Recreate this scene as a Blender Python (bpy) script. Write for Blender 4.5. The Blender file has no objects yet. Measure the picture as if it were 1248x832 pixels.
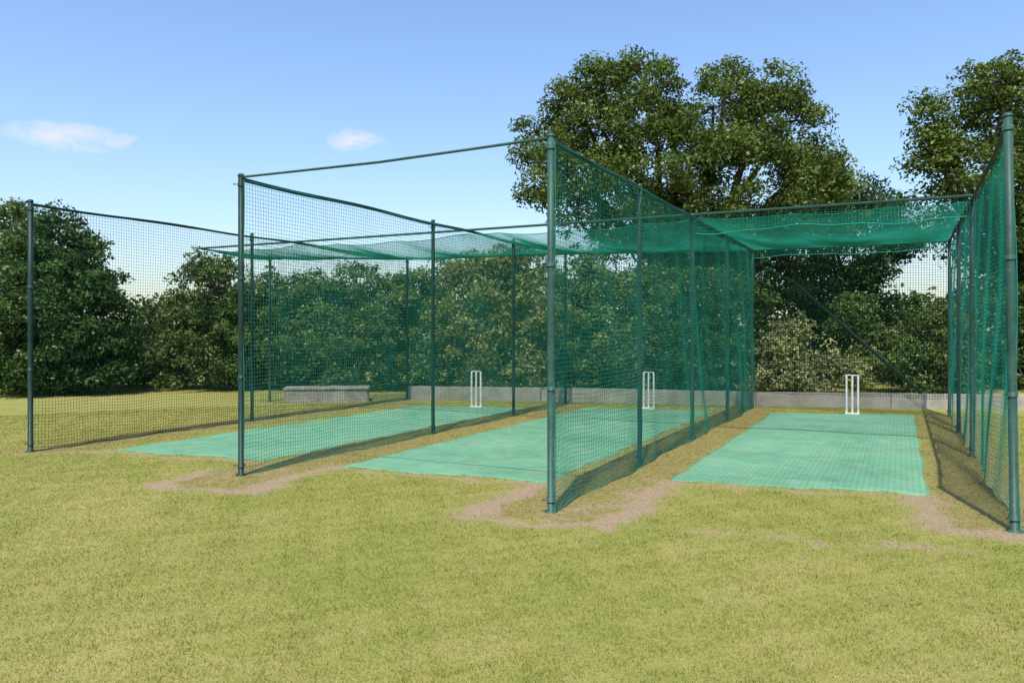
import bpy, math
import numpy as np
from mathutils import Vector
R = np.random.default_rng(7)
scene = bpy.context.scene
COL = scene.collection
EYE = 1.73
YAW = math.atan(474/940)
CS, SN = math.cos(YAW), math.sin(YAW)

def site(X, Z):
    """site survey frame (right of / away from the viewing spot, metres) -> world x,y"""
    return (X*CS - Z*SN, X*SN + Z*CS)

# ------------------------------------------------------------------ helpers
def link(o, parent=None):
    COL.objects.link(o)
    if parent is not None: o.parent = parent
    return o

def empty(name):
    e = bpy.data.objects.new(name, None); e.empty_display_size = .2
    return link(e)

def mesh_np(name, verts, faces, mat, parent=None, smooth=False, attrs=None):
    """verts (N,3); faces (M,k) with constant k"""
    verts = np.asarray(verts, dtype=np.float32); faces = np.asarray(faces, dtype=np.int32)
    me = bpy.data.meshes.new(name)
    k = faces.shape[1]
    me.vertices.add(len(verts)); me.vertices.foreach_set('co', verts.ravel())
    me.loops.add(faces.size); me.loops.foreach_set('vertex_index', faces.ravel())
    me.polygons.add(len(faces))
    me.polygons.foreach_set('loop_start', np.arange(0, faces.size, k, dtype=np.int32))
    me.polygons.foreach_set('loop_total', np.full(len(faces), k, dtype=np.int32))
    if smooth: me.polygons.foreach_set('use_smooth', np.ones(len(faces), dtype=bool))
    if attrs:
        for an, (typ, data) in attrs.items():
            a = me.attributes.new(an, typ, 'POINT')
            data = np.asarray(data, dtype=np.float32)
            if typ == 'FLOAT': a.data.foreach_set('value', data.ravel())
            else: a.data.foreach_set('vector', data.ravel())
    me.update(calc_edges=True); me.validate()
    me.materials.append(mat)
    return link(bpy.data.objects.new(name, me), parent)

class Tubes:
    def __init__(s, n=8): s.n=n; s.v=[]; s.f=[]; s.c=0
    def path(s, pts, rad, cap=True):
        pts=np.asarray(pts,float); m=len(pts); n=s.n
        rad=np.broadcast_to(np.asarray(rad,float),(m,))
        t=np.gradient(pts,axis=0); t/=np.linalg.norm(t,axis=1)[:,None]+1e-9
        ref=np.array([0,0,1.0]) if abs(t[0,2])<.9 else np.array([1.0,0,0])
        a=np.cross(t,ref); a/=np.linalg.norm(a,axis=1)[:,None]+1e-9
        b=np.cross(t,a)
        an=np.arange(n)/n*2*math.pi
        ring=pts[:,None]+rad[:,None,None]*(np.cos(an)[None,:,None]*a[:,None]+np.sin(an)[None,:,None]*b[:,None])
        s.v.append(ring.reshape(-1,3))
        i=np.arange(m-1)[:,None]*n; j=np.arange(n)[None]; j2=(j+1)%n
        q=np.stack([i+j,i+j2,i+n+j2,i+n+j],-1).reshape(-1,4)+s.c
        s.f.append(q); base=s.c; s.c+=m*n
        if cap:
            for e in (0,m-1):
                s.v.append(pts[e][None]); ci=s.c; s.c+=1
                jj=np.arange(n); k=base+e*n
                s.f.append(np.stack([k+jj,k+(jj+1)%n,np.full(n,ci),np.full(n,ci)],-1))
    def build(s,name,mat,parent=None,smooth=True):
        v=np.concatenate(s.v); f=np.concatenate(s.f)
        faces=[tuple(dict.fromkeys(x)) for x in f.tolist()]
        me=bpy.data.meshes.new(name); me.from_pydata(v.tolist(),[],faces); me.update()
        if smooth:
            me.polygons.foreach_set('use_smooth', np.ones(len(me.polygons),dtype=bool))
        me.materials.append(mat)
        return link(bpy.data.objects.new(name,me),parent)

# ------------------------------------------------------------------ materials
def newmat(name):
    m=bpy.data.materials.new(name); m.use_nodes=True
    nt=m.node_tree; nt.nodes.clear()
    out=nt.nodes.new('ShaderNodeOutputMaterial')
    return m,nt,out
def N(nt,t,**kw):
    n=nt.nodes.new(t)
    for k,v in kw.items(): setattr(n,k,v)
    return n
def noise(nt,vec,scale,detail=4,rough=.6,dist=0.0):
    n=N(nt,'ShaderNodeTexNoise'); n.inputs['Scale'].default_value=scale
    n.inputs['Detail'].default_value=detail; n.inputs['Roughness'].default_value=rough
    n.inputs['Distortion'].default_value=dist
    if vec is not None: nt.links.new(vec,n.inputs['Vector'])
    return n.outputs['Fac']
def ramp(nt,fac,stops):
    r=N(nt,'ShaderNodeValToRGB'); e=r.color_ramp.elements
    while len(e)<len(stops): e.new(.5)
    for i,(p,c) in enumerate(stops):
        e[i].position=p; e[i].color=(c[0],c[1],c[2],1) if hasattr(c,'__len__') else (c,c,c,1)
    nt.links.new(fac,r.inputs['Fac']); return r.outputs['Color']
def mix(nt,fac,a,b,mode='MIX'):
    m=N(nt,'ShaderNodeMix',data_type='RGBA',blend_type=mode)
    for s,v in ((m.inputs[0],fac),(m.inputs[6],a),(m.inputs[7],b)):
        if isinstance(v,(int,float)): s.default_value=v
        elif isinstance(v,tuple): s.default_value=(v[0],v[1],v[2],1)
        else: nt.links.new(v,s)
    return m.outputs[2]
def mth(nt,op,a,b=None,c=None,clamp=False):
    m=N(nt,'ShaderNodeMath',operation=op); m.use_clamp=clamp
    for i,v in enumerate((a,b,c)):
        if v is None: continue
        if isinstance(v,(int,float)): m.inputs[i].default_value=v
        else: nt.links.new(v,m.inputs[i])
    return m.outputs[0]
def attr(nt,name):
    a=N(nt,'ShaderNodeAttribute'); a.attribute_name=name; return a
def principled(nt,out,col,rough=.8,spec=.3,metal=0,bump=None,bstr=.3,bdist=.01):
    p=N(nt,'ShaderNodeBsdfPrincipled')
    if isinstance(col,tuple): p.inputs['Base Color'].default_value=(*col,1)
    else: nt.links.new(col,p.inputs['Base Color'])
    if isinstance(rough,(int,float)): p.inputs['Roughness'].default_value=rough
    else: nt.links.new(rough,p.inputs['Roughness'])
    p.inputs['Specular IOR Level'].default_value=spec; p.inputs['Metallic'].default_value=metal
    if bump is not None:
        b=N(nt,'ShaderNodeBump'); b.inputs['Strength'].default_value=bstr; b.inputs['Distance'].default_value=bdist
        nt.links.new(bump,b.inputs['Height']); nt.links.new(b.outputs[0],p.inputs['Normal'])
    nt.links.new(p.outputs[0],out.inputs[0]); return p

def grass_colour(nt):
    g=N(nt,'ShaderNodeNewGeometry').outputs['Position']
    f1=noise(nt,g,.33,3,.6,.4); f2=noise(nt,g,2.2,4,.7,.3); f3=noise(nt,g,14,3,.7)
    s=mth(nt,'MULTIPLY',f1,.36); s=mth(nt,'MULTIPLY_ADD',f2,.34,s); s=mth(nt,'MULTIPLY_ADD',f3,.30,s)
    c=ramp(nt,s,[(.34,(.225,.262,.054)),(.45,(.305,.310,.078)),(.55,(.380,.348,.108)),(.68,(.46,.40,.165))])
    dry=attr(nt,'dry').outputs['Fac']; dirt=attr(nt,'dirt').outputs['Fac']
    dcol=ramp(nt,f3,[(.35,(.25,.205,.07)),(.65,(.39,.315,.13))])
    c=mix(nt,dry,c,dcol)
    dm=mth(nt,'ADD',dirt,mth(nt,'MULTIPLY',mth(nt,'SUBTRACT',f2,.5),1.7))
    dm=mth(nt,'ADD',dm,mth(nt,'MULTIPLY',mth(nt,'SUBTRACT',f3,.5),2.0))
    dm=mth(nt,'MULTIPLY',mth(nt,'SUBTRACT',dm,.33),2.8,clamp=True)
    dm=mth(nt,'MULTIPLY',dm,mth(nt,'GREATER_THAN',dirt,.05))
    return c,dm,g,f3

def m_ground():
    m,nt,out=newmat('ground_soil_grass')
    c,dm,g,f3=grass_colour(nt)
    fine=noise(nt,g,90,2,.8)
    c=mix(nt,.75,c,ramp(nt,fine,[(.3,.45),(.7,1.25)]),'MULTIPLY')
    soil=ramp(nt,noise(nt,g,30,4,.75),[(.3,(.25,.17,.10)),(.7,(.48,.355,.23))])
    c=mix(nt,dm,c,soil)
    h=mth(nt,'ADD',fine,mth(nt,'MULTIPLY',f3,1.5))
    principled(nt,out,c,.95,.1,bump=h,bstr=.8,bdist=.02); return m
def m_blade():
    m,nt,out=newmat('grass_blade')
    c,dm,g,f3=grass_colour(nt)
    v=attr(nt,'tint').outputs['Fac']
    c=mix(nt,1.0,c,ramp(nt,v,[(0,(.40,.55,.35)),(.45,(.95,1.02,.8)),(.8,(1.25,1.18,1.1)),(1,(1.8,1.6,1.9))]),'MULTIPLY')
    d=N(nt,'ShaderNodeBsdfDiffuse'); t=N(nt,'ShaderNodeBsdfTranslucent'); s=N(nt,'ShaderNodeMixShader')
    s.inputs[0].default_value=.3
    nt.links.new(c,d.inputs[0]); nt.links.new(c,t.inputs[0])
    nt.links.new(d.outputs[0],s.inputs[1]); nt.links.new(t.outputs[0],s.inputs[2]); nt.links.new(s.outputs[0],out.inputs[0])
    return m
def m_leaf(name,col,dark=.5,trans=.3):
    m,nt,out=newmat(name)
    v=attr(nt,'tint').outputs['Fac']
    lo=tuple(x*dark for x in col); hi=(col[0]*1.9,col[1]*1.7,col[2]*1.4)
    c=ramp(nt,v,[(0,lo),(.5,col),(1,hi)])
    p=N(nt,'ShaderNodeBsdfDiffuse'); nt.links.new(c,p.inputs[0])
    gl=N(nt,'ShaderNodeBsdfGlossy'); gl.inputs['Roughness'].default_value=.4; gl.inputs[0].default_value=(.8,.85,.7,1)
    t=N(nt,'ShaderNodeBsdfTranslucent'); s=N(nt,'ShaderNodeMixShader'); s.inputs[0].default_value=trans
    nt.links.new(c,t.inputs[0]); nt.links.new(p.outputs[0],s.inputs[1]); nt.links.new(t.outputs[0],s.inputs[2])
    s2=N(nt,'ShaderNodeMixShader'); s2.inputs[0].default_value=.02
    nt.links.new(s.outputs[0],s2.inputs[1]); nt.links.new(gl.outputs[0],s2.inputs[2])
    nt.links.new(s2.outputs[0],out.inputs[0]); return m
def m_bark():
    m,nt,out=newmat('bark'); g=N(nt,'ShaderNodeNewGeometry').outputs['Position']
    f=noise(nt,g,9,5,.7)
    principled(nt,out,ramp(nt,f,[(.3,(.035,.028,.02)),(.7,(.10,.08,.06))]),.95,.1,bump=f,bstr=.6,bdist=.03); return m
def m_net(name,a,b):
    m,nt,out=newmat(name); g=N(nt,'ShaderNodeNewGeometry').outputs['Position']
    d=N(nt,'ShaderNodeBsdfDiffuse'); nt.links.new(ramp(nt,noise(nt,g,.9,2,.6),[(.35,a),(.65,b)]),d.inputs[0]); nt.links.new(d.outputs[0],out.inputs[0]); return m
def m_paint(name,col,chip=(.16,.15,.13)):
    m,nt,out=newmat(name); g=N(nt,'ShaderNodeNewGeometry').outputs['Position']
    f=noise(nt,g,5,5,.75); f2=noise(nt,g,40,4,.7)
    c=ramp(nt,f,[(.3,tuple(x*.7 for x in col)),(.7,tuple(x*1.35 for x in col))])
    c=mix(nt,ramp(nt,f2,[(.60,0.0),(.68,.85)]),c,chip)
    principled(nt,out,c,.5,.3,metal=.0,bump=f2,bstr=.15,bdist=.003); return m
def m_turf():
    m,nt,out=newmat('artificial_turf'); g=N(nt,'ShaderNodeNewGeometry').outputs['Position']
    big=noise(nt,g,.8,5,.6,.5); med=noise(nt,g,5,5,.7); fin=noise(nt,g,160,3,.8)
    c=ramp(nt,mth(nt,'MULTIPLY_ADD',med,.4,mth(nt,'MULTIPLY',big,.6)),[(.36,(.110,.265,.155)),(.5,(.145,.33,.20)),(.64,(.19,.385,.24))])
    w=N(nt,'ShaderNodeTexWave',wave_type='BANDS',bands_direction='Y'); w.inputs['Scale'].default_value=3.6
    w.inputs['Distortion'].default_value=2.0; w.inputs['Detail'].default_value=2; w.inputs['Detail Scale'].default_value=.6
    nt.links.new(g,w.inputs['Vector'])
    w2=N(nt,'ShaderNodeTexWave',wave_type='BANDS',bands_direction='X'); w2.inputs['Scale'].default_value=5
    w2.inputs['Distortion'].default_value=1.2; w2.inputs['Detail'].default_value=2; w2.inputs['Detail Scale'].default_value=.5
    nt.links.new(g,w2.inputs['Vector'])
    c=mix(nt,.8,c,ramp(nt,w.outputs['Fac'],[(.0,.66),(.35,1.0),(1,1.08)]),'MULTIPLY')
    c=mix(nt,.6,c,ramp(nt,w2.outputs['Fac'],[(.0,.80),(.3,1.0),(1,1.05)]),'MULTIPLY')
    c=mix(nt,.6,c,ramp(nt,fin,[(.3,.75),(.7,1.15)]),'MULTIPLY')
    dst=noise(nt,g,1.7,6,.75,1.0)
    c=mix(nt,ramp(nt,dst,[(.52,0.0),(.74,.6)]),c,(.32,.33,.19))
    stain=noise(nt,g,.9,7,.8,1.5)
    c=mix(nt,ramp(nt,stain,[(.30,.4),(.45,0.0)]),c,(.09,.17,.10))
    principled(nt,out,c,.85,.1,bump=mth(nt,'ADD',fin,w.outputs['Fac']),bstr=.35,bdist=.006); return m
def m_concrete():
    m,nt,out=newmat('weathered_concrete'); g=N(nt,'ShaderNodeNewGeometry').outputs['Position']
    f=noise(nt,g,1.6,6,.7,.5); f2=noise(nt,g,40,4,.7)
    c=ramp(nt,f,[(.3,(.25,.225,.18)),(.5,(.39,.355,.295)),(.7,(.49,.45,.385))])
    c=mix(nt,.3,c,ramp(nt,f2,[(.3,.7),(.7,1.15)]),'MULTIPLY')
    principled(nt,out,c,.9,.2,bump=f2,bstr=.3,bdist=.008); return m
def m_white():
    m,nt,out=newmat('white_painted_wood'); g=N(nt,'ShaderNodeNewGeometry').outputs['Position']
    principled(nt,out,ramp(nt,noise(nt,g,12,4,.7),[(.3,(.50,.49,.44)),(.6,(.70,.70,.67))]),.5,.4); return m

M_GROUND=m_ground(); M_BLADE=m_blade(); M_BARK=m_bark(); M_TURF=m_turf(); M_CON=m_concrete(); M_WHITE=m_white()
M_NET=m_net('green_netting',(.020,.165,.108),(.032,.225,.155))
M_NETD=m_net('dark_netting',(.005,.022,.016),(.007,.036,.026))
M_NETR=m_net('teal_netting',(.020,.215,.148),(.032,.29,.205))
M_DARKP=m_paint('dark_green_paint',(.008,.030,.021),(.05,.05,.04))
M_TEALP=m_paint('weathered_green_paint',(.028,.080,.058))

# ------------------------------------------------------------------ ground
def seg_d(px,py,pts):
    d=np.full(px.shape,1e9)
    for (ax,ay),(bx,by) in zip(pts[:-1],pts[1:]):
        vx,vy=bx-ax,by-ay; t=np.clip(((px-ax)*vx+(py-ay)*vy)/(vx*vx+vy*vy),0,1)
        d=np.minimum(d,np.hypot(px-ax-t*vx,py-ay-t*vy))
    return d
WORN=[
 ([(-3.62,8.0),(-3.68,7.4),(-3.66,6.9),(-3.6,6.25)],.17,.9),
 ([(-3.6,6.25),(-3.2,6.22),(-2.87,6.27),(-2.31,6.5)],.12,.8),
 ([(-2.31,6.5),(-2.36,7.44),(-2.36,8.7)],.17,.95),
 ([(-7.5,6.0),(-7.72,6.9)],.14,.85),
 ([(-7.5,5.98),(-6.9,5.95),(-6.3,6.12)],.14,.78),
 ([(-6.3,6.12),(-6.47,6.96),(-6.42,7.8)],.16,.9),
 ([(-6.42,7.75),(-5.2,7.72),(-3.7,7.95)],.08,.7),
 ([(.2,9.2),(.25,7.9),(.55,7.75),(1.2,7.6)],.20,.8),
 ([(-1.55,6.65),(-.59,6.81),(.53,7.06)],.12,.50),
 ([(-2.3,8.75),(-1,8.8),(.2,9.1)],.09,.65),
 ([(-10.3,7.3),(-9,7.35),(-7.6,7.6)],.10,.7),
 ([(-11.1,6.6),(-10.6,7.0),(-10.3,7.3)],.08,.6),
 ([(-2.9,6.75),(-2.6,7.2),(-2.5,8.2)],.18,.6),
 ([(-7.2,6.6),(-6.9,7.2)],.2,.5),
]
PITCH=[ # polygons: front-left, front-right, back-right, back-left
 [(-10.25,7.42),(-7.62,7.75),(-7.55,15.7),(-10.07,15.1)],
 [(-6.38,7.80),(-3.62,8.10),(-3.62,17.0),(-6.38,16.4)],
 [(-2.40,8.80),(.26,9.28),(.24,18.0),(-2.44,17.2)],
]
def interp_edge(a,b,y): return a[0]+(b[0]-a[0])*(y-a[1])/(b[1]-a[1])
def in_pitch(x,y,pad=0.0):
    r=np.zeros(x.shape,bool)
    for fl,fr,br,bl in PITCH:
        xl=interp_edge(fl,bl,y); xr=interp_edge(fr,br,y)
        t=(x-xl)/(xr-xl)
        yf=fl[1]+(fr[1]-fl[1])*t; yb=bl[1]+(br[1]-bl[1])*t
        r|=(x>xl-pad)&(x<xr+pad)&(y>yf-pad)&(y<yb+pad)
    return r
def wob(x,y,s=1.0,ph=0):
    return (np.sin(x*3.1*s+1.3+ph)*np.cos(y*2.7*s-.4+ph)+.6*np.sin(x*7.3*s-y*5.9*s+ph)+.4*np.cos(x*13*s+y*11*s+2*ph))/2
def masks(x,y):
    xw=x+.13*wob(x,y,1.3); yw=y+.13*wob(x,y,1.3,2)
    dirt=np.zeros(x.shape)
    for pts,w,a in WORN:
        dirt=np.maximum(dirt,a*np.exp(-(seg_d(xw,yw,pts)/w)**2/1.4))
    dry=np.zeros(x.shape)
    for nx,hw,y0 in ((-11.2,.7,6.6),(-7.05,.72,6.0),(-3.0,.68,6.3),(.8,.62,7.6)):
        e=np.clip((hw-np.abs(xw-nx))/.2,0,1)*np.clip((yw-y0)/.2,0,1)*np.clip((18.6-yw)/.6,0,1)
        dry=np.maximum(dry,e)
    return np.clip(dirt,0,1.2),np.clip(dry*.85,0,1)
fine_x=np.arange(-15,4.5,.075); fine_y=np.arange(4,20,.075)
xs=np.concatenate([[-900,-300,-120,-60,-35,-24,-18],fine_x,[6,9,14,22,40,80,200,500,900]])
ys=np.concatenate([[-300,-80,-30,-10,-3,0,2],fine_y,[22,25,30,40,60,100,200,500,1200]])
GX,GY=np.meshgrid(xs,ys); gx=GX.ravel(); gy=GY.ravel()
d_,r_=masks(gx,gy)
nx_,ny_=len(xs),len(ys)
i=np.arange(ny_-1)[:,None]*nx_+np.arange(nx_-1)[None]
faces=np.stack([i,i+1,i+nx_+1,i+nx_],-1).reshape(-1,4)
mesh_np('ground',np.stack([gx,gy,np.zeros_like(gx)],1),faces,M_GROUND,attrs={'dirt':('FLOAT',d_),'dry':('FLOAT',r_)})

# short mown grass blades around the viewing spot
def grass(n):
    r=R.uniform(2.6,19,n); a=R.uniform(-math.radians(48),math.radians(46),n)
    X=r*np.sin(a); Z=r*np.cos(a)
    x=X*CS-Z*SN; y=X*SN+Z*CS
    di,dr=masks(x,y)
    keep=~in_pitch(x,y,-.015)
    keep&=R.random(n)>np.clip(di*1.25,0,.95)
    tuft=wob(x,y,2.5,1)+.5*wob(x,y,7,4)
    keep&=R.random(n)<.85+.3*tuft
    x,y,r,di,dr,tuft=[q[keep] for q in (x,y,r,di,dr,tuft)]
    n=len(x)
    h=R.uniform(.008,.024,n)*(1+.35*np.clip(tuft,-1,1))*(1-.35*dr); w=R.uniform(.0010,.0021,n)*(1+r/8)
    an=R.uniform(0,2*math.pi,n); la=R.uniform(0,2*math.pi,n); ln=R.uniform(.2,1.2,n)*h
    v=np.zeros((n,3,3),np.float32)
    v[:,0]=np.stack([x-np.cos(an)*w,y-np.sin(an)*w,np.full(n,-.001)],1)
    v[:,1]=np.stack([x+np.cos(an)*w,y+np.sin(an)*w,np.full(n,-.001)],1)
    v[:,2]=np.stack([x+np.cos(la)*ln,y+np.sin(la)*ln,h],1)
    t=np.clip(R.normal(.45,.22,n),0,1)
    rep=lambda q:np.repeat(q,3)
    mesh_np('grass',v.reshape(-1,3),np.arange(n*3).reshape(-1,3),M_BLADE,
            attrs={'tint':('FLOAT',rep(t)),'dirt':('FLOAT',rep(di*0)),'dry':('FLOAT',rep(dr))})
grass(820000)

# ------------------------------------------------------------------ artificial pitches
def pitch(poly,k):
    fl,fr,br,bl=[np.array(p) for p in poly]
    nu,nv=60,160
    u=np.linspace(0,1,nu)[None,:,None]; t=np.linspace(0,1,nv)[:,None,None]
    P=(fl*(1-u)+fr*u)*(1-t)+(bl*(1-u)+br*u)*t
    x=P[...,0].copy(); y=P[...,1].copy()
    edge_v=np.exp(-np.minimum(np.arange(nv),nv-1-np.arange(nv))/2.0)[:,None]
    edge_u=np.exp(-np.minimum(np.arange(nu),nu-1-np.arange(nu))/2.0)[None,:]
    y+=edge_v*.045*(np.sin(x*4.2+k)+.5*np.sin(x*11+k)); x+=edge_u*.018*(np.sin(y*3.1+k)+.5*np.sin(y*9+k))
    z=.020+.006*np.sin(x*3+y*1.3+k)*np.sin(y*2.1)+.003*np.sin(y*9+x*2)
    z=z-.010*np.clip(edge_v+edge_u,0,1)
    v=np.stack([x,y,z],-1).reshape(-1,3)
    i=np.arange(nv-1)[:,None]*nu+np.arange(nu-1)[None]
    f=np.stack([i,i+1,i+nu+1,i+nu],-1).reshape(-1,4)
    rim=np.concatenate([np.arange(nu),np.arange(1,nv)*nu+nu-1,(nv-1)*nu+np.arange(nu-2,-1,-1),np.arange(nv-2,0,-1)*nu])
    lo=v[rim].copy(); lo[:,2]=-.004; b=len(v); m=len(rim); q=np.arange(m); q2=(q+1)%m
    f=np.concatenate([f,np.stack([rim[q2],rim[q],b+q,b+q2],-1)])
    mesh_np('artificial_turf_pitch',np.concatenate([v,lo]),f,M_TURF,smooth=False)
for k,p in enumerate(PITCH): pitch(p,k*1.7)

# ------------------------------------------------------------------ nets
def net_mesh(name,fn,L,Hh,mat,parent,sp=.047,rad=.0021,seg=.25):
    """square twine netting on the surface fn(s,t)->(...,3), s in 0..L, t in 0..Hh, built as real twine"""
    V=[];F=[];c=0
    an=np.array([0,2.0944,4.18879])
    def strands(P):
        nonlocal c
        k,m,_=P.shape
        t=np.gradient(P,axis=1); t/=np.linalg.norm(t,axis=2)[...,None]+1e-9
        ref=np.where(np.abs(t[...,2:3])<.8,np.array([0,0,1.0]),np.array([.6,.8,0]))
        a=np.cross(t,ref); a/=np.linalg.norm(a,axis=2)[...,None]+1e-9; b=np.cross(t,a)
        ring=P[:,:,None]+rad*(np.cos(an)[:,None]*a[:,:,None]+np.sin(an)[:,None]*b[:,:,None])
        V.append(ring.reshape(-1,3))
        base=(np.arange(k)[:,None,None]*m+np.arange(m-1)[None,:,None])*3
        j=np.arange(3)[None,None]; j2=(j+1)%3
        F.append(np.stack([base+j,base+j2,base+3+j2,base+3+j],-1).reshape(-1,4)+c); c+=k*m*3
    ns=int(L/sp); nt_=max(2,int(Hh/sp))
    s=np.linspace(0,L,ns+1); tt=np.linspace(0,Hh,max(6,int(Hh/seg)))
    S,T=np.meshgrid(s,tt,indexing='ij'); strands(fn(S,T))
    t=np.linspace(0,Hh,nt_+1); ss=np.linspace(0,L,max(8,int(L/seg)))
    T,S=np.meshgrid(t,ss,indexing='ij'); strands(fn(S,T))
    return mesh_np(name,np.concatenate(V),np.concatenate(F),mat,parent)

def post(par,x,y,mat,h=3.6,r=.034,lean=(0,0),name='post'):
    t=Tubes(12)
    p=lambda z:(x+lean[0]*z/h,y+lean[1]*z/h,z)
    t.path([p(-.05),p(h*.5),p(h)],r)
    t.path([p(h+.001),p(h+.012),p(h+.03)],[r*1.18,r*1.18,r*.75])
    for z in (.12,h*.33,h*.66,h-.10):
        t.path([p(z-.02),p(z+.02)],r*1.22)
        t.path([(p(z)[0]-r*1.1,p(z)[1]-r*1.1,z),(p(z)[0]-r*1.9,p(z)[1]-r*1.6,z)],.007)
    t.path([p(-.01),p(.012)],r*1.9)
    return t.build(name,mat,par)

H=3.6
def side_net(xn,y0,y1,posts,matnet,matpost,front_mat,phase,lean=(0,0),rail_r=.024,amp=1.0,rad=.0021):
    e=empty('practice_net_fence')
    L=y1-y0
    for k,py in enumerate(posts):
        post(e,xn,py,front_mat if k==0 else matpost,r=.036 if k==0 else .031,lean=lean if k==0 else (0,0))
    t=Tubes(8); z=H-.035
    pts=[(xn+(lean[0]*max(0,1-k/4)),y,z-.012*math.sin((y-y0)*2)) for k,y in enumerate(np.linspace(y0,y1,24))]
    t.path(pts,rail_r); t.build('top_rail',M_DARKP,e)
    def fn(S,T):
        y=y0+S; tz=T/(H-.06)
        bay=np.zeros_like(S)
        for a,b in zip(posts[:-1],posts[1:]):
            m=(y>=a)&(y<=b); bay=np.where(m,np.sin(np.pi*(y-a)/(b-a)),bay)
        x=xn+.036+amp*(.07*bay*np.sin(np.pi*tz)*np.sin(y*1.1+phase)+.05*bay*np.sin(y*1.9+phase+tz*3)*(1-tz)+.012*np.sin(y*6.1+tz*9+phase))
        x=x+lean[0]*np.clip(1-S/2,0,1)*tz
        zz=.012+T-.035*np.sin(np.pi*tz)*bay+.018*np.sin(y*5+phase)*(1-tz)
        yy=y+.02*np.sin(T*3+y*2+phase)*np.sin(np.pi*np.clip(S/L,0,1))
        return np.stack([x,yy,zz],-1)
    net_mesh('netting',fn,L,H-.06,matnet,e,rad=rad)
    b=Tubes(5)
    s=np.linspace(0,L,80); b.path(fn(s,np.full(80,.0))+np.array([0,0,.004]),.006)
    b.path(fn(s,np.full(80,H-.065)),.006)
    tt=np.linspace(0,H-.06,30); b.path(fn(np.full(30,.004),tt),.006)
    b.build('border_rope',matnet,e)
    return e
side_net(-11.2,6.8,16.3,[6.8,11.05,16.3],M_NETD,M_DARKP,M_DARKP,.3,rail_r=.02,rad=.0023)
side_net(-7.1,6.83,16.9,[6.83,11.1,14.15,16.9],M_NET,M_DARKP,M_DARKP,1.7,rail_r=.027,rad=.0023)
side_net(-3.0,6.78,18.0,[6.78,9.6,12.4,15.2,18.0],M_NET,M_TEALP,M_TEALP,2.9,rail_r=.027,rad=.0024)
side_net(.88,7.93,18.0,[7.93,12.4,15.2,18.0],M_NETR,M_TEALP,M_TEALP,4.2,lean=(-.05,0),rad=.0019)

# roof net with cross bars
BK=[(-14.0,14.4),(-11.2,16.3),(-7.1,16.9),(-3.0,18.0),(.88,18.0)]
bkx=np.array([p[0] for p in BK]); bky=np.array([p[1] for p in BK])
roof=empty('roof_net')
t=Tubes(8)
t.path([(-14.2,12.4,H+.01),(.9,12.4,H+.01)],.022)
t.path([(-7.1,6.83,H-.01),(-5.05,6.80,H-.04),(-3.0,6.78,H-.01)],.015)
for a,b in zip(BK[:-1],BK[1:]): t.path([(a[0],a[1],H-.03),(b[0],b[1],H-.03)],.026)
t.path([(-14.1,12.4,H-.01),(-14.0,14.4,H-.03)],.02)
t.build('cross_bars',M_TEALP,roof)
def roof_fn(xa,xb,sag,ph):
    W=xb-xa
    def fn(S,T):
        x=xa+S; yb=np.interp(x,bkx,bky); t=T/5.6
        y=12.4+t*(yb-12.4)
        u=S/W
        z=H-.03-sag*np.sin(np.pi*u)**.6*(.25+.75*np.sin(np.pi*np.clip(t,0,1)))*(1-.75*t)-.04*np.sin(9*u+ph)**2*np.sin(np.pi*t)
        z=z-.04*np.abs(np.sin(S*2.3+ph))*(1-t)
        return np.stack([x,y,z],-1)
    return fn
for (xa,xb,sg,ph) in ((-14.0,-11.25,.2,0),(-11.15,-7.15,.30,1),(-7.05,-3.05,.30,2),(-2.95,.84,.20,3)):
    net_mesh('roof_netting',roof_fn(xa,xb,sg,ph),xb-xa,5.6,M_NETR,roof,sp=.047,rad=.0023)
    b=Tubes(5); s=np.linspace(0,xb-xa,40); f=roof_fn(xa,xb,sg,ph)
    for T in (0.02,2.6,5.58): b.path(f(s,np.full(40,T)),.006 if T!=2.6 else .004)
    b.build('roof_border_rope',M_NETR,roof)
# short valances hanging at the front and back of the right-hand roof bay
def val(x0,x1,y,drop,ph):
    def fn(S,T):
        return np.stack([x0+S,y+.03*np.sin(S*4+ph)*T/drop,H-.04-T*(1+.12*np.sin(S*2.6+ph)+.05*np.sin(S*7))],-1)
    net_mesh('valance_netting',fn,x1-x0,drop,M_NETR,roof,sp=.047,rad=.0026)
    b=Tubes(5); s=np.linspace(0,x1-x0,40); b.path(fn(s,np.full(40,drop)),.009); b.build('valance_rope',M_NETR,roof)
val(-2.95,.82,12.42,.24,0.5); val(-2.95,.84,17.93,.16,2.0)

# back net
back=empty('back_net_fence')
for i,(a,b) in enumerate(zip(BK[:-1],BK[1:])):
    a=np.array(a); b=np.array(b); L=np.linalg.norm(b-a); d=(b-a)/L; nrm=np.array([d[1],-d[0]])
    z0=.015 if i<3 else .36
    def fn(S,T,a=a,d=d,nrm=nrm,i=i,L=L,z0=z0):
        tz=T/3.5; off=.06*np.sin(S*1.7+i)*np.sin(np.pi*tz)*np.sin(np.pi*S/L)-.03
        return np.stack([a[0]+d[0]*S+nrm[0]*off,a[1]+d[1]*S+nrm[1]*off,z0+T+.015*np.sin(S*5)*(1-tz)],-1)
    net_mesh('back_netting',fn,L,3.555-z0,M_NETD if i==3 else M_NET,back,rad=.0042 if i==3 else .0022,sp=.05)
post(back,-14.0,14.4,M_DARKP,r=.03)
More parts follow.
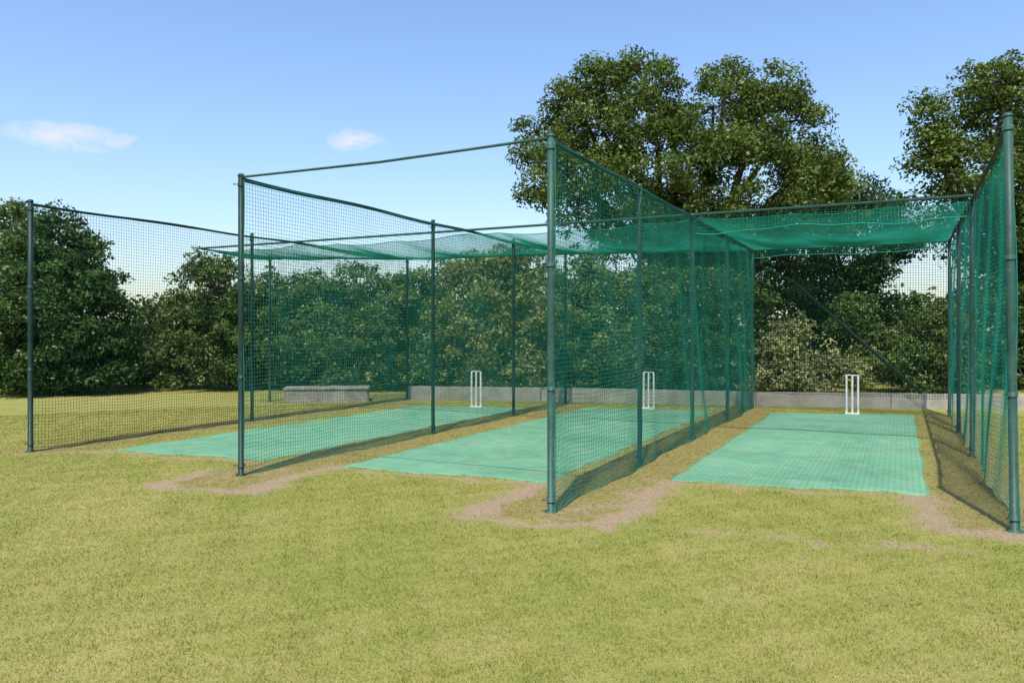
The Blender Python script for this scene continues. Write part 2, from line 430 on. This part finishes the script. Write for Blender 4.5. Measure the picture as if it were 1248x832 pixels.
# diagonal brace tying the back bar down behind the right-hand lane
bt=Tubes(8)
p0=np.array([*site((968-624)*19.3/940,19.3),2.95]); p1=np.array([*site((1150-624)*17.6/940,17.9),.0])
bt.path([p0,(p0+p1)/2,p1],.038); bt.build('diagonal_brace',M_DARKP,back)
bt=Tubes(8); bt.path([p0,np.array([-2.95,18.0,3.3])],.022); bt.build('brace_stay',M_DARKP,back)

# ------------------------------------------------------------------ wickets
def wicket(x,y,ang=0.0):
    e=empty('cricket_wicket')
    dx,dy=math.cos(ang),math.sin(ang)
    for k,o in enumerate((-.11,0,.11)):
        t=Tubes(12); X,Y=x+o*dx,y+o*dy
        t.path([(X,Y,.02),(X,Y,.10),(X,Y,.76),(X,Y,.80),(X,Y,.815)],[.019,.020,.020,.018,.012]); t.build('stump_%d'%(k+1),M_WHITE,e)
    for k,(a,b) in enumerate(((-.115,-.008),(.008,.115))):
        t=Tubes(8); P=lambda o:(x+o*dx,y+o*dy,.825)
        t.path([P(a-.01),P(a+.01),P(a+.03),P((a+b)/2),P(b-.03),P(b-.01),P(b+.01)],[.008,.012,.009,.014,.009,.012,.008]); t.build('bail_%d'%(k+1),M_WHITE,e)
    bx=bpy.data.meshes.new('base'); c=[]
    for z,s in ((.014,1.0),(.04,1.0),(.046,.93)):
        for sx,sy in ((-1,-1),(1,-1),(1,1),(-1,1)):
            u,v=sx*.14*s,sy*.04*s; c.append((x+u*dx-v*dy,y+u*dy+v*dx,z))
    f=[(0,3,2,1),(8,9,10,11)]
    for l in (0,4):
        for k in range(4): f.append((l+k,l+(k+1)%4,l+4+(k+1)%4,l+4+k))
    bx.from_pydata(c,[],f); bx.materials.append(M_WHITE); link(bpy.data.objects.new('base',bx),e)
wicket(-8.6,15.25,.15); wicket(-5.0,16.65,.1); wicket(-.9,17.45,0)

# ------------------------------------------------------------------ low concrete wall
def wall():
    e=empty('concrete_wall')
    pts=[(-11.3,15.9+.55),(-8.0,17.45),(-3.0,18.5),(2.6,20.4),(12,24),(24,28)]
    import bmesh
    rng=np.random.default_rng(3)
    def block(p,q,h,w,nm,z0=-.05,bev=.012):
        bm=bmesh.new(); p=np.array(p); q=np.array(q); d=(q-p)/np.linalg.norm(q-p); n=np.array([-d[1],d[0]])
        vs=[]
        for z in (z0,h):
            for s in (p,q,q+n*w,p+n*w): vs.append(bm.verts.new((s[0],s[1],z)))
        for f in ((0,3,2,1),(4,5,6,7),(0,1,5,4),(1,2,6,5),(2,3,7,6),(3,0,4,7)): bm.faces.new([vs[k] for k in f])
        bmesh.ops.bevel(bm,geom=list(bm.edges),offset=bev,segments=2,affect='EDGES')
        me=bpy.data.meshes.new(nm); bm.to_mesh(me); bm.free(); me.materials.append(M_CON)
        link(bpy.data.objects.new(nm,me),e)
    for a,b in zip(pts[:-1],pts[1:]):
        a=np.array(a);b=np.array(b);L=np.linalg.norm(b-a);n=max(1,int(L/2.2)); d=(b-a)/L; nn=np.array([-d[1],d[0]])
        for k in range(n):
            p=a+(b-a)*(k/n)+d*.006; q=a+(b-a)*((k+1)/n)-d*.006
            o=nn*rng.uniform(-.008,.008); hh=.33+rng.uniform(-.008,.008)
            block(p+o,q+o,hh,.22,'wall_block')
    x0,y0=site(-5.55,18.75); x1,y1=site(-3.55,19.05)
    block((x0,y0),(x1,y1),.30,.75,'end_block',bev=.03)
    block((x0-.02,y0-.03),(x1+.03,y1-.02),.355,.80,'end_slab',z0=.303,bev=.015)
wall()

# ------------------------------------------------------------------ foliage
def leaves(rng,lobes,n_clump,n_leaf,leaf,cr,zmin=.1,up=.5,shell=.5,zs=.62,ragged=0.0):
    lob=np.array(lobes,float) # x,y,z,rx,ry,rz
    w=(lob[:,3]*lob[:,4]+lob[:,3]*lob[:,5]+lob[:,4]*lob[:,5]); w/=w.sum()
    li=rng.choice(len(lob),n_clump,p=w); L=lob[li]
    d=rng.normal(size=(n_clump,3)); d/=np.linalg.norm(d,axis=1)[:,None]
    k=shell+(1.08-shell)*rng.random(n_clump)**.6
    k=np.where(rng.random(n_clump)<ragged,k.clip(.95)*rng.uniform(1.05,1.28,n_clump),k)
    c=L[:,:3]+d*L[:,3:]*k[:,None]
    ok=c[:,2]>zmin; c=c[ok]; k=k[ok]; nC=len(c)
    size=cr*rng.uniform(.5,1.35,nC)*(1.15-.35*(k>1.0)-.25*(k>1.1))
    ct=rng.normal(0,.17,nC)
    cnt=(n_leaf*(size/cr)**1.6).astype(int)+8
    idx=np.repeat(np.arange(nC),cnt); n=len(idx)
    e=rng.normal(size=(n,3)); e/=np.linalg.norm(e,axis=1)[:,None]
    e[:,2]=np.where(rng.random(n)<up,np.abs(e[:,2]),e[:,2])
    rad=rng.random(n)**.45
    p=c[idx]+e*(size[idx]*rad)[:,None]*np.array([1,1,zs])
    p[:,2]-=.18*size[idx]*(e[:,0]**2+e[:,1]**2)*rad
    nr=e*.7+np.array([0,0,.35])+rng.normal(0,.55,(n,3)); nr/=np.linalg.norm(nr,axis=1)[:,None]
    a=np.cross(nr,rng.normal(size=(n,3))); a/=np.linalg.norm(a,axis=1)[:,None]+1e-9
    b=np.cross(nr,a)
    s=(leaf*rng.uniform(.6,1.3,n))[:,None]
    v=np.stack([p-a*s*.5,p+b*s*.27-nr*s*.06,p+a*s*.5-nr*s*.12,p-b*s*.27-nr*s*.06],1)
    keep=v[:,:,2].min(1)>.01
    v=v[keep]; idx=idx[keep]; n=len(v)
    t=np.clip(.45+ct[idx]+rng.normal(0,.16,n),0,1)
    return v.reshape(-1,3),np.repeat(t,4),c

def plant(name,base,lobes,mat,seed,n_clump,n_leaf,leaf,cr,trunk_r=.25,split=.35,lean=0,trunk=True,**kw):
    rng=np.random.default_rng(seed)
    e=empty(name)
    v,t,c=leaves(rng,lobes,n_clump,n_leaf,leaf,cr,**kw)
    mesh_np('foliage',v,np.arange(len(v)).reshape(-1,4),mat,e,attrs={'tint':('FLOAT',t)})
    if trunk:
        tb=Tubes(9); lob=np.array(lobes,float); cz=lob[:,2].mean(); cxy=lob[:,:2].mean(0)
        base=np.array(base,float); fork=np.array([base[0]*.6+cxy[0]*.4,base[1]*.6+cxy[1]*.4,cz*split])
        k=np.linspace(0,1,7)[:,None]; P=np.array([base[0],base[1],-.1])*(1-k)+fork*k
        P[1:-1,:2]+=rng.normal(0,trunk_r*.25,(5,2)); tb.path(P,trunk_r*np.array([1.45,1.1,1,.95,.9,.85,.8]))
        tips=[]
        for l in lob:
            tip=l[:3]+np.array([0,0,l[5]*.3]); k=np.linspace(0,1,7)[:,None]
            Q=fork*(1-k)+tip*k; Q[:,2]+=np.sin(np.pi*k[:,0])*.25*rng.uniform(-.3,1); Q[1:-1]+=rng.normal(0,.13,(5,3))
            tb.path(Q,trunk_r*np.linspace(.55,.12,7)); tips.append(Q)
        sel=rng.choice(len(c),min(len(c),120),replace=False)
        allQ=np.concatenate([q[2:] for q in tips])
        for s in sel:
            q=allQ[np.argmin(((allQ-c[s])**2).sum(1))]
            k=np.linspace(0,1,5)[:,None]; S=q*(1-k)+c[s]*k; S[1:-1]+=rng.normal(0,.08,(3,3))
            tb.path(S,np.linspace(.05,.012,5)*(trunk_r/.25)**.5,cap=False)
        tb.build('trunk_and_limbs',M_BARK,e)
    return e

ML_A=m_leaf('leaf_broadleaf',(.096,.140,.026))
ML_D=m_leaf('leaf_dark',(.055,.105,.028))
ML_M=m_leaf('leaf_mid',(.110,.165,.044))
ML_O=m_leaf('leaf_olive',(.195,.210,.064))
ML_P=m_leaf('leaf_pale',(.23,.26,.11))

def lob(u,v,r,Z,dz=0,sq=1.0,dr=None):
    """crown lobe given as bearing/elevation offsets (per-mille of 0.94 range) at range Z"""
    k=Z/940; X=(u-624)*k; z=(404-v)*k+EYE; x,y=site(X,Z+dz); rr=r*k
    return (x,y,z,rr,rr if dr is None else dr,rr*sq)

# big broadleaf tree behind the middle
Z=27
A=[lob(725,160,56,Z,0),lob(690,125,30,Z,.5),lob(728,105,28,Z,-.6),lob(782,88,33,Z,.5),lob(800,130,44,Z,-.6),lob(862,155,56,Z,-.8),lob(893,100,28,Z,.8),
   lob(940,115,30,Z,-.5),lob(948,165,52,Z,0),lob(1000,200,34,Z,.5),lob(1022,215,22,Z,-.4),
   lob(655,165,28,Z,.5),lob(690,228,52,Z,-1),lob(790,215,74,Z,-1.8),lob(885,235,74,Z,-1.6),lob(965,250,60,Z,-.6),lob(780,300,75,Z,-.5),
   lob(880,320,75,Z,.5),lob(965,320,55,Z,1.2),lob(1012,275,30,Z,1.0)]
plant('broadleaf_tree',site((835-624)*Z/940,Z),A,ML_A,11,960,125,.14,.58,trunk_r=.38,shell=.42,ragged=.07)
# right tree
Z=25
B=[lob(1205,108,34,Z,0),lob(1250,145,56,Z,.5),lob(1160,160,36,Z,.4),lob(1130,190,26,Z,-.3),lob(1190,215,54,Z,-.8),lob(1265,235,66,Z,-.6),
   lob(1320,150,75,Z,0),lob(1340,240,80,Z,0),lob(1150,258,36,Z,.3),lob(1235,310,62,Z,0),lob(1300,320,70,Z,.5),lob(1135,130,20,Z,0.2),lob(1240,85,26,Z,.4)]
plant('broadleaf_tree',site((1240-624)*Z/940,Z),B,ML_A,12,640,105,.14,.55,trunk_r=.33,shell=.42,ragged=.07)
# lower tree between them
Z=31
C=[lob(1045,250,34,Z),lob(1085,266,34,Z,.6),lob(1035,310,42,Z,-.5),lob(1100,290,26,Z,.3),lob(1010,262,34,Z),lob(1000,360,42,Z,-.5),lob(1055,375,42,Z,.4),lob(960,370,44,Z,0)]
plant('broadleaf_tree',site((1060-624)*Z/940,Z),C,ML_D,13,320,90,.16,.6,trunk_r=.22,ragged=.06)
# dark dense tree on the left
Z=22
D=[lob(68,316,48,Z),lob(50,295,34,Z,.5),lob(108,326,34,Z,-.4),lob(134,362,34,Z,-.5),lob(92,398,72,Z,-.8),lob(40,370,60,Z,0),lob(60,440,62,Z,-.6),lob(122,430,48,Z,-.6),lob(70,272,18,Z,.2),lob(100,298,18,Z,.2)]
plant('dense_tree',site((85-624)*Z/940,Z),D,ML_D,14,560,100,.12,.40,trunk_r=.2,shell=.5,ragged=.06)
Z=25
E=[lob(10,290,42,Z),lob(-25,320,60,Z,.5),lob(-80,300,70,Z),lob(0,380,60,Z,-.4),lob(-70,400,80,Z),lob(-150,340,90,Z,.4),lob(20,262,20,Z)]
plant('dense_tree',site((-40-624)*Z/940,Z),E,ML_M,15,400,95,.15,.5,trunk_r=.2,ragged=.05)
# shrubs along the boundary
def shrub(nm,spec,mat,seed,Z,ncl,nlf=85,leaf=.12,cr=.38,trunk_r=.09):
    L=[lob(u,v,r,Z,dz) for (u,v,r,dz) in spec]
    base=site((np.mean([s[0] for s in spec])-624)*Z/940,Z)
    plant(nm,base,L,mat,seed,ncl,nlf,leaf,cr,trunk_r=trunk_r,shell=.4,zmin=.05,ragged=.07)
shrub('shrub',[(228,385,38,0),(255,332,28,0),(266,365,46,-.5),(205,425,46,-.5),(270,420,60,-.4),(300,388,40,.3)],ML_M,21,23.5,280)
shrub('shrub',[(345,355,32,0),(330,400,50,-.3),(385,370,38,.2),(380,420,55,-.4),(320,440,45,-.8),(430,350,30,.4),(425,400,48,0)],ML_M,22,24,330)
shrub('shrub',[(465,365,36,0),(490,400,52,-.4),(440,440,45,-.8),(505,350,28,.3),(530,430,48,-.6)],ML_M,23,23.5,280)
shrub('shrub',[(560,350,38,0),(600,335,38,0),(640,345,42,0),(580,400,55,-.6),(645,405,55,-.6),(610,440,50,-1.0)],ML_O,24,22.5,360)
shrub('shrub',[(700,360,48,0),(745,370,48,0),(720,420,50,-.6),(790,375,46,0),(780,430,48,-.7),(680,440,42,-.8)],ML_M,25,23,320)
shrub('shrub',[(850,370,48,0),(835,430,46,-.5),(895,380,46,0),(890,440,42,-.6)],ML_D,26,23,240)
shrub('shrub',[(950,435,32,0),(985,448,28,-.3),(930,462,28,-.5),(968,405,22,.4),(1030,458,24,0),(960,470,24,-.6)],ML_P,27,21.5,150,55,.12,.32)
shrub('shrub',[(1080,440,34,0),(1120,430,38,0),(1105,465,30,-.4),(1150,400,42,.4),(1060,385,28,.8),(1150,455,40,-.2)],ML_M,28,22,210,65)
shrub('shrub',[(1200,390,50,0),(1210,445,45,-.5),(1260,400,55,0),(1270,450,50,-.5),(1330,400,70,0),(1340,450,60,-.3)],ML_D,29,23.5,300)
shrub('shrub',[(175,435,36,0),(160,455,38,-.4),(30,455,50,0),(-40,440,70,0),(-130,430,80,0),(100,455,40,0)],ML_D,30,24.5,280)
# low hedge bottom closing the gaps under the shrubs
hz=[]
for u in range(-160,1420,22):
    Zh=25.5+1.0*math.sin(u*.05); hz.append(lob(u,455,24,Zh,0,1.15))
plant('hedge',site(0,25),hz,ML_D,55,620,55,.15,.42,trunk=False,zmin=.03,shell=.2)
# distant belt of trees closing the view behind
def belt():
    rng=np.random.default_rng(77); L=[]
    for a in np.arange(-62,62,2.2):
        r=rng.uniform(34,40); th=math.radians(a); X=r*math.sin(th); Zz=r*math.cos(th); x,y=site(X,Zz)
        hh=rng.uniform(2.6,3.9)
        L.append((x,y,hh*.55,2.1,2.1,hh*.55))
    e=empty('distant_tree_belt')
    v,t,c=leaves(rng,L,1000,50,.3,.8,zmin=.1,shell=.4)
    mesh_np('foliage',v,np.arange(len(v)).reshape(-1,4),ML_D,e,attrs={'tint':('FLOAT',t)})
belt()

# ------------------------------------------------------------------ sun + sky
EL=math.radians(62); sh=np.array([-.23,.973])
sd=Vector((-sh[0]*math.cos(EL),-sh[1]*math.cos(EL),math.sin(EL)))
sun=bpy.data.lights.new('sun','SUN'); sun.energy=5.0; sun.angle=math.radians(.53); sun.color=(1,.945,.83)
so=bpy.data.objects.new('sun',sun); link(so); so.location=(0,0,30)
so.rotation_euler=sd.to_track_quat('Z','Y').to_euler()
w=bpy.data.worlds.new('World'); scene.world=w; w.use_nodes=True; nt=w.node_tree; nt.nodes.clear()
out=N(nt,'ShaderNodeOutputWorld'); bg=N(nt,'ShaderNodeBackground'); bg.inputs['Strength'].default_value=.15
sky=N(nt,'ShaderNodeTexSky',sky_type='NISHITA'); sky.sun_disc=False; sky.sun_elevation=EL
sky.sun_rotation=math.atan2(sd.x,sd.y); sky.air_density=1.35; sky.dust_density=1.0; sky.ozone_density=1.6; sky.altitude=50
tc=N(nt,'ShaderNodeTexCoord').outputs['Generated']
def dot(vec,c):
    n=N(nt,'ShaderNodeVectorMath',operation='DOT_PRODUCT'); nt.links.new(vec,n.inputs[0]); n.inputs[1].default_value=tuple(c); return n.outputs['Value']
def cloud(dirv,wd,ht,off):
    c=np.array(dirv)/np.linalg.norm(dirv); r=np.cross(c,[0,0,1.0]); r/=np.linalg.norm(r); u=np.cross(r,c)
    a=mth(nt,'MULTIPLY_ADD',dot(tc,r),1/wd,-float(c@r)/wd); b=mth(nt,'MULTIPLY_ADD',dot(tc,u),1/ht,0)
    rr=mth(nt,'ADD',mth(nt,'MULTIPLY',a,a),mth(nt,'MULTIPLY',b,b))
    mp=N(nt,'ShaderNodeMapping'); nt.links.new(tc,mp.inputs[0]); mp.inputs['Scale'].default_value=(1,1,1.8); mp.inputs['Location'].default_value=(off,0,0)
    n1=noise(nt,mp.outputs[0],26,7,.62,.4)
    f=mth(nt,'SUBTRACT',mth(nt,'MULTIPLY_ADD',n1,3.0,-.5),rr)
    f=mth(nt,'MULTIPLY',f,.75,clamp=True)
    f=mth(nt,'MULTIPLY',mth(nt,'SMOOTH_MIN',f,1,.3),mth(nt,'GREATER_THAN',dot(tc,c),.8))
    return f
def dirpx(u,v):
    X,Zz,q=u-624,940,404-v; x,y=site(X,Zz); return (x,y,q)
f1=cloud(dirpx(88,168),.062,.0175,0.0); f2=cloud(dirpx(437,171),.040,.0135,3.1)
f=mth(nt,'MAXIMUM',f1,f2)
base=mix(nt,1.0,sky.outputs[0],(1.08,1.20,1.42),'MULTIPLY')
c=mix(nt,mth(nt,'MULTIPLY',f,.8),base,(6.3,6.1,6.1))
nt.links.new(c,bg.inputs['Color']); nt.links.new(bg.outputs[0],out.inputs[0])

# ------------------------------------------------------------------ camera
cam=bpy.data.cameras.new('camera'); co=bpy.data.objects.new('camera',cam); link(co)
co.location=(0,0,EYE); co.rotation_euler=(math.pi/2,0,YAW)
cam.sensor_width=36; cam.lens=940/1248*36; cam.shift_y=-12/1248; cam.clip_end=3000; cam.clip_start=.05
scene.camera=co
scene.view_settings.view_transform='Standard'; scene.view_settings.look='None'; scene.view_settings.exposure=0
